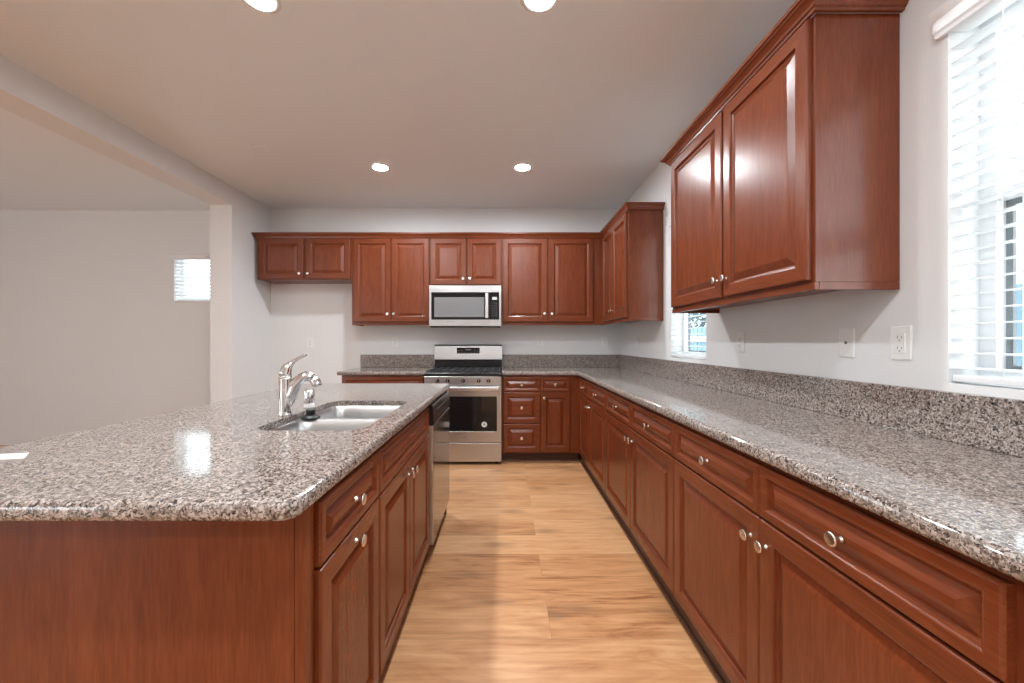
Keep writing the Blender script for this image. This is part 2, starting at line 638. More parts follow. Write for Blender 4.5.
# windows: local x along the wall, y into the wall, z up
def window(name, loc, rotz, W, z0, z1, screen=True):
    t = bpy.data.objects.new(name, None)
    COL.objects.link(t)
    t.location = loc
    t.rotation_euler = (0, 0, rotz)
    struct(t)
    y0, y1 = 0.095, 0.138
    f = 0.04
    m = MB()
    m.box(0, f, y0, y1, z0, z1); m.box(W - f, W, y0, y1, z0, z1)
    m.box(f, W - f, y0, y1, z0, z0 + f); m.box(f, W - f, y0, y1, z1 - f, z1)
    zm = (z0 + z1) / 2
    m.box(f, W - f, y0 + .005, y1 - .005, zm - .018, zm + .018)
    m.build('window_frame', M_VINYL, t)
    m = MB()
    m.box(f, W - f, y0 + .020, y0 + .024, z0 + f, zm - .018)
    m.box(f, W - f, y0 + .020, y0 + .024, zm + .018, z1 - f)
    m.build('pane', M_GLASS, t)
    if screen:
        m = MB()
        s = 0.016
        a0, a1, b0, b1 = f, W - f, z0 + f, zm - .018
        m.box(a0, a0 + s, y1 - .014, y1 - .004, b0, b1); m.box(a1 - s, a1, y1 - .014, y1 - .004, b0, b1)
        m.box(a0 + s, a1 - s, y1 - .014, y1 - .004, b0, b0 + s); m.box(a0 + s, a1 - s, y1 - .014, y1 - .004, b1 - s, b1)
        m.build('screen_frame', M_SCREEN, t)
    return t


window('window_1', (XW, WIN_B[1], 0), -PI / 2, WIN_B[1] - WIN_B[0], 1.085, 2.19)
window('window_2', (XW, WIN_A[1], 0), -PI / 2, WIN_A[1] - WIN_A[0], 1.085, 2.19)
window('window_3', (WIN_C[0], YF, 0), 0, WIN_C[1] - WIN_C[0], WIN_C[2], WIN_C[3], screen=False)


def blind(label, loc, rotz, W, z0, z1, tilt, pitch, valance_out, group='white horizontal blinds', wand_x=0.45):
    t = thing('window_blind', label, 'blind', loc, rotz, group)
    yc = 0.030
    zt = z1 - 0.05
    m = MB()
    z = z0 + 0.045
    hw = 0.025
    dy, dz = hw * math.cos(tilt), hw * math.sin(tilt)
    while z < zt - 0.01:
        a = [(0.003, yc - dy, z - dz), (0.003, yc, z + 0.002), (0.003, yc + dy, z + dz),
             (0.003, yc + dy, z + dz + .0025), (0.003, yc, z + 0.0045), (0.003, yc - dy, z - dz + .0025)]
        m.rings([a, [(W - 0.003, p[1], p[2]) for p in a]])
        z += pitch
    m.build('slats', M_SLAT, t)
    MB().box(0.006, W - 0.006, yc - 0.026, yc + 0.026, z0 + 0.006, z0 + 0.026, bev=0.004).build('bottom_rail', M_VINYL, t)
    MB().box(0.004, W - 0.004, yc - 0.03, yc + 0.03, zt, z1 - 0.002).build('headrail', M_VINYL, t)
    for fx in (0.13, 0.5, 0.87) if W > 0.7 else (0.2, 0.8):
        m = MB()
        for s in (-1, 1):
            m.box(W * fx - .0012, W * fx + .0012, yc + s * 0.0275 - .0008, yc + s * 0.0275 + .0008, z0 + 0.02, zt)
        m.build('ladder_cord', M_VINYL, t)
    # moulded valance
    vo = valance_out
    prof = [(-.004, z1 - .055), (-.016, z1 - .055), (-.018, z1 - .045), (-.024, z1 - .038), (-.024, z1 - .005), (-.030, z1 + .004),
            (-.034, z1 + .012), (-.036, z1 + .022), (-.004, z1 + .022)]
    m = MB()
    m.rings([[(-vo, y, zz) for y, zz in prof], [(W + vo, y, zz) for y, zz in prof]])
    m.build('valance', M_VINYL, t)
    m = MB()
    m.tube([(wand_x, yc - 0.034, zt), (wand_x, yc - 0.036, zt - 0.35 * (z1 - z0))], 0.0035, n=6)
    m.lathe([(0.004, 0), (0.008, 0.006), (0.008, 0.03), (0.003, 0.036)], (wand_x, yc - 0.036, zt - 0.35 * (z1 - z0) - 0.034), n=8)
    m.build('tilt_wand', M_VINYL, t)
    return t


blind('white blind on the large window beside the near wall cabinet, at the right edge', (XW, WIN_B[1], 0), -PI / 2,
      WIN_B[1] - WIN_B[0], 1.085, 2.19, 0.06, 0.0436, 0.022)
blind('white blind on the narrow window between the two right-hand wall cabinets', (XW, WIN_A[1], 0), -PI / 2,
      WIN_A[1] - WIN_A[0], 1.085, 2.19, 0.06, 0.0436, 0.022)
blind('small bright closed blind high on the far wall of the next room', (WIN_C[0], YF, 0), 0,
      WIN_C[1] - WIN_C[0], WIN_C[2], WIN_C[3], 0.75, 0.042, 0.03)

# ------------------------------------------------------------------ cabinets
# local frame: x along the width (viewer's left to right), y=0 the face frame, +y into the cabinet


def knob(parent, x, z, y=-0.02):
    m = MB()
    m.lathe([(0.0075, 0), (0.0075, 0.002), (0.0045, 0.005), (0.0042, 0.013), (0.006, 0.016), (0.0135, 0.0195), (0.0158, 0.0225),
             (0.0158, 0.0245), (0.0135, 0.0268), (0.0100, 0.0262), (0.004, 0.0275)], (x, y, z), '-y', 20)
    return m.build('knob', M_NICKEL, parent)


def front(kind, parent, x0, x1, z0, z1, knobs=()):
    m = MB()
    if kind == 'door':
        m.raised(x0, x1, z0, z1, 0.058, bevel=0.026)
        nm = 'door'
    else:
        small = (z1 - z0) < 0.2
        m.raised(x0, x1, z0, z1, 0.030 if small else 0.05, bevel=0.022 if small else 0.026, horizontal=True)
        nm = 'drawer' if kind == 'drawer' else 'false_front'
    o = m.build(nm, [M_WV, M_WH], parent)
    for kx, kz in knobs:
        knob(o, kx, kz)
    return o


def carcass(parent, W, D, z0, z1, top=False, x0=0.0):
    p = 0.016
    m = MB()
    m.box(x0, x0 + p, 0.02, D, z0, z1); m.box(W - p, W, 0.02, D, z0, z1)
    m.box(x0 + p, W - p, 0.02, D, z0, z0 + p)
    m.box(x0 + p, W - p, D - p, D, z0 + p, z1)
    if top:
        m.box(x0 + p, W - p, 0.02, D - p, z1 - p, z1)
    return m.build('carcass', M_WV, parent)


def face_frame(parent, W, z0, z1, splits=(), rails=(), x0=0.0, s=0.035, sl=None, sr=None):
    m = MB()
    sl = sl or s
    sr = sr or s
    m.box(x0, x0 + sl, 0, 0.02, z0, z1, 0)
    m.box(W - sr, W, 0, 0.02, z0, z1, 0)
    m.box(x0 + sl, W - sr, 0, 0.02, z0, z0 + s, 1)
    m.box(x0 + sl, W - sr, 0, 0.02, z1 - s, z1, 1)
    for c in splits:
        m.box(c - s / 2, c + s / 2, 0.0, 0.02, z0 + s, z1 - s, 0)
    for (a, bb, z) in rails:
        m.box(a, bb, 0.0005, 0.0195, z - s / 2, z + s / 2, 1)
    return m.build('face_frame', [M_WV, M_WH], parent)


def base_unit(name, label, loc, rotz, W, D, fronts, recess=0.06, splits=(), rails=(), group='cherry base cabinets', sl=None, sr=None):
    t = thing(name, label, 'cabinet', loc, rotz, group)
    carcass(t, W, D, 0.10, 0.874)
    face_frame(t, W, 0.10, 0.874, splits, rails, sl=sl, sr=sr)
    m = MB()
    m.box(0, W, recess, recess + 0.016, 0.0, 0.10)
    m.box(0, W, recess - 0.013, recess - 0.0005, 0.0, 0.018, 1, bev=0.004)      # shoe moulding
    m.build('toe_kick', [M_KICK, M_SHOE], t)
    for f in fronts:
        front(f[0], t, *f[1:5], knobs=f[5] if len(f) > 5 else ())
    return t


ZD0, ZD1 = 0.115, 0.705     # base doors
ZW0, ZW1 = 0.712, 0.856     # drawers
ZDM = (ZW0 + ZW1) / 2
G = 0.002
KZ = 0.640                  # base door knob height

# ---- right run (faces -X): local x = distance from the start toward the camera
FXR = 0.745


def right_unit(label, ya, yb, doors, extra_l=0.0, sr=None, sl=None):
    W = ya - yb
    fr = []
    for k, (d0, d1, side) in enumerate(doors):
        x0, x1 = ya - d0 + G, ya - d1 - G
        fr.append(('drawer', x0, x1, ZW0, ZW1, [((x0 + x1) / 2, ZDM)]))
        kx = x1 - 0.032 if side == 'r' else x0 + 0.032
        fr.append(('door', x0, x1, ZD0, ZD1, [(kx, KZ)]))
    sp = [ya - doors[0][1]]
    return base_unit('base_cabinet', label, (FXR, ya, 0), -PI / 2, W, XW - FXR - 0.004, fr, recess=0.022, splits=sp,
                     rails=[(0.035, W - 0.035, 0.709)], sl=sl, sr=sr)


right_unit('cherry base cabinet in the far corner, right run, narrow left door', 3.925, 2.858,
           [(3.860, 3.430, 'r'), (3.430, 2.859, 'l')], sl=0.07)
right_unit('cherry base cabinet in the middle of the right-hand run', 2.858, 1.699,
           [(2.857, 2.287, 'r'), (2.287, 1.700, 'l')])
right_unit('cherry base cabinet at the near end of the right-hand run, lower right corner', 1.699, 0.545,
           [(1.698, 1.130, 'r'), (1.130, 0.573, 'l')], sr=0.04)

# ---- back run (faces -Y)
FYB = 3.925
RX0, RX1 = -0.795, -0.033     # range
bx = RX1 + 0.006
Wb = FXR - bx - 0.001


def X(v):
    return v - bx


base_unit('base_cabinet', 'cherry base cabinet right of the range with a stack of three drawers and one door',
          (bx, FYB, 0), 0, Wb, YB - FYB - 0.004,
          [('drawer', X(-.016), X(.348), ZW0, ZW1, [(X(.166), ZDM)]),
           ('drawer', X(-.016), X(.348), 0.402, 0.706, [(X(.166), 0.555)]),
           ('drawer', X(-.016), X(.348), 0.115, 0.396, [(X(.166), 0.255)]),
           ('drawer', X(.354), X(.642), ZW0, ZW1, [(X(.498), ZDM)]),
           ('door', X(.354), X(.642), ZD0, 0.706, [(X(.386), KZ + .012)])],
          recess=0.075, splits=[X(.351)], rails=[(0.035, Wb - 0.085, 0.709), (0.035, X(.351), 0.399)], sr=0.105)
lx = -1.622
Wl = RX0 - 0.006 - lx
base_unit('base_cabinet', 'cherry base cabinet left of the range, mostly hidden behind the island',
          (lx, FYB, 0), 0, Wl, YB - FYB - 0.004,
          [('drawer', 0.02, Wl - 0.012, ZW0, ZW1, [(Wl * .3, ZDM), (Wl * .7, ZDM)]),
           ('door', 0.02, Wl / 2 - G, ZD0, ZD1, [(Wl / 2 - 0.034, KZ)]),
           ('door', Wl / 2 + G, Wl - 0.012, ZD0, ZD1, [(Wl / 2 + 0.034, KZ)])],
          recess=0.075, rails=[(0.035, Wl - 0.035, 0.709)])

# ---- island (aisle side faces +X): local x = +Y
FXI = -0.425
XIB = -1.08
DI = FXI - XIB
IY0, IY1 = 0.865, 2.785


def isl(label, ya, yb, fronts, **kw):
    return base_unit('base_cabinet', label, (FXI, ya, 0), PI / 2, yb - ya, DI - 0.002, fronts, recess=0.075, **kw)


W1 = 1.279 - IY0
isl('cherry island cabinet nearest the camera, one drawer over one door, knobs centred', IY0, 1.279,
    [('drawer', 0.006, W1 - .008, ZW0, ZW1, [(0.203, ZDM)]),
     ('door', 0.006, W1 - .008, ZD0, ZD1, [(0.203, 0.672)])], rails=[(0.035, W1 - 0.035, 0.709)])
W2 = 2.125 - 1.279
isl('cherry island sink cabinet with a false drawer front over two doors', 1.279, 2.125,
    [('false', 0.006, W2 - .006, ZW0, ZW1),
     ('door', 0.006, 0.405 - G, ZD0, ZD1, [(0.405 - .034, KZ + .015)]),
     ('door', 0.405 + G, W2 - .006, ZD0, ZD1, [(0.405 + .034, KZ + .015)])], splits=[0.405], rails=[(0.035, W2 - 0.035, 0.709)])

t = thing('island_panelling', 'plain cherry end panel and back cladding of the island', 'panel', (0, 0, 0))
b = MB(); b.box(-1.098, -0.4405, 0.825, 0.8645, 0, 0.874, bev=0.0015)
b.build('end_panel', M_WV, t)
b = MB(); b.box(-0.4400, -0.418, 0.825, 0.8645, 0, 0.874, bev=0.002)
b.build('corner_stile', M_WV, t)
b = MB(); b.box(-1.098, XIB - 0.001, 0.865, IY1, 0, 0.874)
b.build('back_panel', M_WV, t)
b = MB(); b.box(XIB, -0.412, 2.762, IY1, 0, 0.874, bev=0.0015)
b.build('far_panel', M_WV, t)

# ---- wall cabinets
ZU1 = 2.318
ZUB = 1.412


def light_rail(parent, W, D, z, left=True, right=True, h=0.026):
    m = MB()
    m.box(0.0, W, -0.004, 0.014, z - h, z - 0.001, 0, bev=0.002)
    if left:
        m.box(0.0, 0.016, 0.0145, D, z - h, z - 0.001)
    if right:
        m.box(W - 0.016, W, 0.0145, D, z - h, z - 0.001)
    return m.build('light_rail', M_WH, parent)


def wall_unit(label, loc, rotz, W, D, z0, doors, ztop=ZU1, rail=True, split=None, sl=None, sr=None, left=False, right=False, kz=0.092,
              group='cherry wall cabinets', dz=0.008):
    t = thing('wall_cabinet', label, 'cabinet', loc, rotz, group)
    carcass(t, W, D, z0, ztop, top=True)
    face_frame(t, W, z0, ztop, [split] if split else (), sl=sl, sr=sr)
    for (x0, x1, side) in doors:
        kx = x1 - 0.030 if side == 'r' else x0 + 0.030
        front('door', t, x0, x1, z0 + dz, ztop - 0.008, [(kx, z0 + kz)])
    if rail:
        light_rail(t, W, D, z0, left, right)
    return t


FYU = 4.235      # face frames of the back wall cabinets
DU = YB - FYU - 0.003
x0 = -2.652
wall_unit('short cherry wall cabinet over the empty fridge space, leftmost on the back wall', (x0, FYU, 0), 0, -1.64 - x0 - .001, DU, 1.872,
          [(-2.628 - x0, -2.158 - x0, 'r'), (-2.127 - x0, -1.656 - x0, 'l')], rail=False, split=-2.142 - x0, kz=0.062)
x0 = -1.64
wall_unit('tall two-door cherry wall cabinet just left of the microwave', (x0, FYU, 0), 0, -.803 - x0 - .001, DU, ZUB,
          [(-1.618 - x0, -1.221 - x0, 'r'), (-1.213 - x0, -.812 - x0, 'l')], split=-1.217 - x0, left=True)
x0 = -.803
wall_unit('short cherry wall cabinet directly above the microwave', (x0, FYU, 0), 0, -.034 - x0 - .001, DU, 1.808,
          [(-.794 - x0, -.416 - x0, 'r'), (-.404 - x0, -.042 - x0, 'l')], rail=False, split=-.41 - x0, kz=0.07)
x0 = -.034
XFC = 1.045      # face frame of the corner cabinet on the right wall
wall_unit('tall two-door cherry wall cabinet just right of the microwave', (x0, FYU, 0), 0, XFC - x0 - .001, DU, ZUB,
          [(-.022 - x0, .452 - x0, 'r'), (.472 - x0, .943 - x0, 'l')], split=.462 - x0, sr=0.10)
# corner cabinet on the right wall
yc0, yc1 = FYU - 0.001, 3.325
wall_unit('cherry corner wall cabinet on the right wall, beyond the narrow window', (XFC, yc0, 0), -PI / 2, yc0 - yc1, XW - XFC - 0.003, ZUB,
          [(yc0 - 4.172, yc0 - 3.793, 'r'), (yc0 - 3.785, yc0 - 3.362, 'l')], split=yc0 - 3.789, sl=0.062, right=True)
# near cabinet on the right wall
XFN = 1.048
yn0, yn1 = 2.468, 1.333
near_cab = wall_unit('large cherry wall cabinet nearest the camera, top right, on the right wall', (XFN, yn0, 0), -PI / 2, yn0 - yn1,
                     XW - XFN - 0.003, ZUB,
                     [(yn0 - 2.452, yn0 - 1.884, 'r'), (yn0 - 1.864, yn0 - 1.347, 'l')], split=yn0 - 1.874, left=True, right=True)

# crown mouldings: profile (outward, up)
CROWN = [(0.0, 0.0), (0.012, 0.0), (0.014, 0.008), (0.020, 0.011), (0.024, 0.020), (0.034, 0.030), (0.044, 0.036), (0.046, 0.040),
         (0.052, 0.042), (0.052, 0.056), (0.0, 0.056)]


def crown(path, outs, k=1.0):
    """path: plan points; outs: outward direction at each (mitred)"""
    m = MB()
    loops = []
    for (px, py), (ox, oy) in zip(path, outs):
        loops.append([(px + ox * d * k, py + oy * d * k, ZU1 - 0.004 + h) for d, h in CROWN])
    m.rings(loops)
    return m


t = thing('crown_moulding', 'continuous dark cherry crown moulding along the back and corner wall cabinets', 'moulding', (0, 0, 0), 0, 'crown mouldings')
e = 0.0055
m = crown([(-2.652 - e, YB - .003), (-2.652 - e, FYU - e), (XFC - e, FYU - e), (XFC - e, yc1 - e), (XW - .003, yc1 - e)],
          [(-1, 0), (-1, -1), (-1, -1), (-1, -1), (0, -1)], 0.7)
m.build('moulding', M_WH, t)
m = crown([(XW - .003, yn0 + e), (XFN - e, yn0 + e), (XFN - e, yn1 - e), (XW - .003, yn1 - e)],
          [(0, 1), (-1, 1), (-1, -1), (0, -1)])
# the near cabinet's own crown is one of its parts
o = m.build('crown_moulding', M_WY, None)
o.parent = near_cab
o.matrix_parent_inverse = (Matrix.Translation(near_cab.location) @ Matrix.Rotation(-PI / 2, 4, 'Z')).inverted()

# ------------------------------------------------------------------ worktops
ZS0, ZS1 = 0.875, 0.914
SINK_Y0, SINK_Y1, SINK_X0, SINK_X1 = 1.312, 1.975, -0.854, -0.476
b = MB()
b.slab(rrect(-1.42, -0.388, 0.726, 2.802, 0.032, 6), ZS0, ZS1, 0.013,
       holes=[rrect(SINK_X0, SINK_X1, SINK_Y0, SINK_Y1, 0.07, 8)], step=(0.055, 0.0165))
b.build('island_worktop', M_GRAN, label='large speckled granite island worktop with a sink cut into it', category='worktop', group='granite worktops')

t = thing('worktop', 'L-shaped speckled granite worktop along the right wall into the corner', 'worktop', (0, 0, 0), 0, 'granite worktops')
fil = []
cx, cy, r = 0.711 - 0.05, 3.89 - 0.05, 0.05
for k in range(7):
    a = math.radians(90 - 90 * k / 6)
    fil.append((cx + r * math.cos(a), cy + r * math.sin(a)))
poly = [(RX1 + .004, YB - .002), (RX1 + .004, 3.89)] + fil + [(0.711, 0.50), (XW - .002, 0.50), (XW - .002, YB - .002)]
b = MB(); b.slab(poly, ZS0, ZS1, 0.012)
b.build('slab', M_GRAN, t)
b = MB()
b.box(RX1 + .004, XW - .002, YB - .022, YB - .001, ZS1, 1.060, bev=0.003)
b.build('backsplash', M_GRAN, t)
b = MB()
b.box(XW - .022, XW - .001, 0.50, YB - .0225, ZS1, 1.060, bev=0.003)
b.build('backsplash', M_GRAN, t)
t = thing('worktop', 'short speckled granite worktop left of the range', 'worktop', (0, 0, 0), 0, 'granite worktops')
b = MB()
b.slab([(-1.655, 3.89), (RX0 - .004, 3.89), (RX0 - .004, YB - .002), (-1.655, YB - .002)], ZS0, ZS1, 0.012)
b.build('slab', M_GRAN, t)
b = MB()
b.box(-1.655, RX0 - .004, YB - .022, YB - .001, ZS1, 1.060, bev=0.003)
b.build('backsplash', M_GRAN, t)

# ------------------------------------------------------------------ sink
t = thing('kitchen_sink', 'stainless steel double bowl sink set under the island worktop', 'sink', (-0.667, 1.643, 0.68))
ox, oy, oz = -0.667, 1.643, 0.68


def bowl(y0, y1):
    m = MB()
    x0_, x1_ = SINK_X0 + .004, SINK_X1 - .004
    zt = 0.8890
    prof = [(0.0, zt, .055), (0.004, zt - .004, .053), (.007, zt - .06, .052), (.010, zt - .14, .052), (.016, zt - .158, .05),
            (.028, zt - .170, .046), (.045, zt - .175, .04)]
    loops = []
    for e_, z_, r_ in prof:
        loops.append([(x - ox, y - oy, z_ - oz) for x, y in rrect(x0_ + e_, x1_ - e_, y0 + e_, y1 - e_, r_, 6)])
    outer = []
    for e_, z_, r_ in reversed(prof):
        outer.append([(x - ox, y - oy, z_ - oz - (0.0 if e_ == 0 else .0012)) for x, y in rrect(x0_ + e_ - .0012, x1_ - e_ + .0012, y0 + e_ - .0012, y1 - e_ + .0012, r_, 6)])
    m.rings(loops, 0, False, True, True)
    return m


ym = 1.643
t1 = bowl(SINK_Y0 + .004, ym - .012).build('bowl', M_SINK, t, normals=False)
t2 = bowl(ym + .012, SINK_Y1 - .004).build('bowl', M_SINK, t, normals=False)
for tb, yy in ((t1, (SINK_Y0 + ym) / 2), (t2, (SINK_Y1 + ym) / 2)):
    m = MB()
    zb = 0.8890 - .175 - oz
    m.lathe([(0.042, 0.0005), (0.042, 0.003), (0.036, 0.004), (0.030, 0.001), (0.008, 0.001), (0.008, 0.006), (0.003, 0.008)], (0, yy - oy, zb), 'z', 24)
    m.build('strainer', M_CHROME, tb)
m = MB()
pl = rrect(SINK_X0 - .012, SINK_X1 + .012, SINK_Y0 - .012, SINK_Y1 + .012, .06, 6)
pl = [(x - ox, y - oy) for x, y in pl]
hs = [[(x - ox, y - oy) for x, y in rrect(SINK_X0 + .004, SINK_X1 - .004, a, c, .055, 6)] for a, c in ((SINK_Y0 + .004, ym - .012), (ym + .012, SINK_Y1 - .004))]
m.slab(pl, 0.8880 - oz, 0.8900 - oz, 0.0008, holes=hs, seg=1)
m.build('rim', M_SINK, t)

# faucet
FX_, FY_ = -0.884, 1.588
t = thing('kitchen_faucet', 'chrome single lever kitchen faucet standing beside the sink', 'faucet', (FX_, FY_, ZS1))
m = MB()
m.lathe([(0.0245, 0), (0.025, 0.003), (0.0240, 0.006), (0.0232, 0.010), (0.0228, 0.02), (0.0230, 0.10), (0.0235, 0.145), (0.024, 0.150)], n=28)
m.build('body', M_CHROME, t)
m = MB()
m.lathe([(0.0242, 0.151), (0.0245, 0.155), (0.0235, 0.160)], n=28)
m.build('collar', M_CHROME, t)
m = MB()
m.tube([(0.0000, 0.0000, 0.1600), (0.0009, 0.0000, 0.1712), (0.0054, 0.0000, 0.1842), (0.0117, 0.0000, 0.1953), (0.0216, 0.0020, 0.2056), (0.0360, 0.0040, 0.2177), (0.0522, 0.0060, 0.2288),
        (0.0666, 0.0070, 0.2363), (0.0774, 0.0080, 0.2404), (0.0828, 0.0080, 0.2414)],
       [0.0232, 0.0225, 0.0205, 0.0165, 0.0115, 0.0078, 0.0068, 0.0066, 0.0062, 0.003], n=18)
m.build('lever', M_CHROME, t)
m = MB()
m.tube([(0.0121, 0.0000, 0.0372), (0.0188, 0.0015, 0.0577), (0.0255, 0.0030, 0.0837), (0.0339, 0.0045, 0.1097), (0.0457, 0.0075, 0.1330), (0.0608, 0.0105, 0.1488),
        (0.0759, 0.0135, 0.1553), (0.0894, 0.0165, 0.1535), (0.1011, 0.0195, 0.1451)],
       [0.010, 0.019, 0.0222, 0.0225, 0.0222, 0.0212, 0.0202, 0.019, 0.0178], n=20)
m.build('spout', M_CHROME, t)
m = MB()
m.tube([(0.0999, 0.0195, 0.1460), (0.1062, 0.0210, 0.1404), (0.1120, 0.0218, 0.1321), (0.1146, 0.0225, 0.1237), (0.1154, 0.0225, 0.1172), (0.1154, 0.0225, 0.1135)],
       [0.0168, 0.0185, 0.0198, 0.0202, 0.0200, 0.017], n=20)
m.build('spray_head', M_CHROME, t)

t = thing('air_gap', 'small chrome cylinder cap beside the sink, behind the faucet spout', 'sink fitting', (-0.880, 1.775, ZS1))
m = MB()
m.lathe([(0.024, 0.0), (0.0245, 0.004), (0.022, 0.007), (0.021, 0.020)], n=24)
m.build('base', M_WHITE, t)
m = MB()
m.lathe([(0.0215, 0.0205), (0.0222, 0.023), (0.0222, 0.074), (0.020, 0.079), (0.010, 0.081)], n=24)
m.build('cap', M_CHROME, t)

t = thing('sink_stopper', 'round black rubber sink stopper resting on the sink divider', 'stopper', (-0.808, 1.643, 0.8904))
m = MB()
m.lathe([(0.036, 0.0), (0.038, 0.003), (0.035, 0.007), (0.024, 0.012), (0.018, 0.018)], n=28)
m.build('disc', M_RUBBER, t)
m = MB()
m.lathe([(0.0175, 0.0185), (0.017, 0.026), (0.0195, 0.034), (0.019, 0.037)], n=24)
m.build('grip', M_RUBBER, t)

b = MB()
A, B = Vector((-1.216, 0.998)), Vector((-1.262, 1.047))
dv = Vector((-0.972, -0.235)) * 0.13
vv = [A, B, B + dv, A + dv]
b.rings([[(p.x, p.y, ZS1 + .0004) for p in vv], [(p.x, p.y, ZS1 + .0014) for p in vv]])
b.build('paper_card', M_PAPER, label='small white paper card lying on the island near its left edge', category='paper')

# ------------------------------------------------------------------ range
RXC = (RX0 + RX1) / 2
RYF = 3.865      # oven door face
t = thing('gas_range', 'stainless steel gas range with black oven window against the back wall', 'range', (RXC, RYF, 0))
hw = 0.3795
m = MB(); m.box(-hw, hw, 0.045, 0.655, 0.03, 0.885)
body = m.build('body', M_STEELV, t)
for sx in (-.33, .33):
    for sy in (0.09, 0.60):
        m = MB(); m.lathe([(0.02, 0.0), (0.02, 0.008), (0.012, 0.012), (0.012, 0.029)], (sx, sy, 0), n=12)
        m.build('foot', M_BLACK, t)
m = MB(); m.box(-hw, hw, 0.035, 0.60, 0.8855, 0.900, bev=0.004)
cook = m.build('cooktop', M_BLACK, t)
m = MB(); m.box(-hw - .001, hw + .001, 0.012, 0.0345, 0.868, 0.898, bev=0.004)
m.build('front_edge', M_BLACK, t)
m = MB(); m.box(-hw, hw, 0.012, 0.044, 0.782, 0.866, bev=0.003)
cp = m.build('control_panel', M_STEEL, t)
for kx in (437.2, 447.5, 463.0, 478.7, 488.4):
    wx = (kx - 505) * RYF / F_PX - RXC
    m = MB()
    m.lathe([(0.019, 0), (0.0195, 0.003), (0.0175, 0.006), (0.0165, 0.022), (0.0145, 0.025)], (wx, 0.0115, 0.824), '-y', 22)
    k = m.build('knob', M_BLACK, t)
    m = MB(); m.box(wx - .003, wx + .003, -0.0195, -0.0137, 0.809, 0.839, bev=0.001)
    m.build('knob_grip', M_STEEL, k)
# oven door: steel frame around black glass
m = MB()
gx, gz0, gz1 = 0.335, 0.330, 0.672
z0, z1 = 0.222, 0.772
m.box(-hw, -gx, 0, 0.043, z0, z1, bev=0.002); m.box(gx, hw, 0, 0.043, z0, z1, bev=0.002)
m.box(-gx, gx, 0, 0.043, z0, gz0, bev=0.002); m.box(-gx, gx, 0, 0.043, gz1, z1, bev=0.002)
door = m.build('oven_door', M_STEEL, t)
m = MB(); m.box(-gx + .001, gx - .001, 0.003, 0.030, gz0 + .001, gz1 - .001)
m.build('oven_window', M_GLASSB, door)
m = MB()
m.box(-0.362, 0.348, -0.052, -0.036, 0.730, 0.768, bev=0.006, seg=3)
for s in (-.33, .32):
    m.box(s - .014, s + .014, -0.037, 0.0005, 0.734, 0.764, bev=0.003)
m.build('handle', M_BRIGHT, door)
m = MB(); m.box(-.03, .03, -0.0012, 0.0005, 0.268, 0.278)
m.build('badge', M_GREY, door)
m = MB(); m.lathe([(0.027, 0), (0.027, 0.0012)], (-.203 - RXC, 0.0025, 0.398), '-y', 28)
st = m.build('sticker', M_PAPER, door)
m = MB(); m.lathe([(0.0125, 0), (0.0125, 0.0008)], (-.203 - RXC, 0.0012, 0.398), '-y', 20)
m.lathe([(0.0225, 0), (0.0225, 0.0004), (0.0205, 0.0004), (0.0205, 0.0)], (-.203 - RXC, 0.0012, 0.398), '-y', 28, cap0=False, cap1=False)
m.build('sticker_print', M_GREY, st)
m = MB(); m.box(-hw, hw, 0.002, 0.043, 0.032, 0.214, bev=0.003)
m.build('storage_drawer', M_STEEL, t)
# backguard
m = MB()
m.box(-hw, hw, 0.603, 0.660, 0.886, 1.003)
m.build('backguard_base', M_BLACK, t)
m = MB()
prof = [(0.585, 1.004), (0.578, 1.010), (0.590, 1.158), (0.597, 1.166), (0.655, 1.166), (0.655, 1.004)]
m.rings([[(-hw, y, z) for y, z in prof], [(hw, y, z) for y, z in prof]])
bgd = m.build('backguard', M_STEEL, t)
m = MB(); m.box(-hw - .001, hw + .001, 0.592, 0.657, 1.1665, 1.173, bev=.002)
m.build('backguard_cap', M_BLACK, t)
m = MB()
m.rings([[(x, 0.578 + (z - 1.01) * 0.081 + dy, z) for x, z in ((-.128, 1.075), (.128, 1.075), (.128, 1.140), (-.128, 1.140))] for dy in (-.003, .004)])
dsp = m.build('display', M_GLASSB, bgd)
m = MB()
for i in range(7):
    for j in range(2):
        xx = -.105 + i * .035
        zz = 1.088 + j * .022
        if j == 1 and 2 <= i <= 4:
            continue
        m.box(xx - .006, xx + .006, 0.578 + (zz - 1.01) * .081 - .0040, 0.578 + (zz - 1.01) * .081 - .002, zz - .0018, zz + .0018)
m.box(-.03, .03, 0.578 + .1 * .081 - .0046, 0.578 + .1 * .081 - .002, 1.112, 1.124)
m.build('keys', M_GREY, dsp)
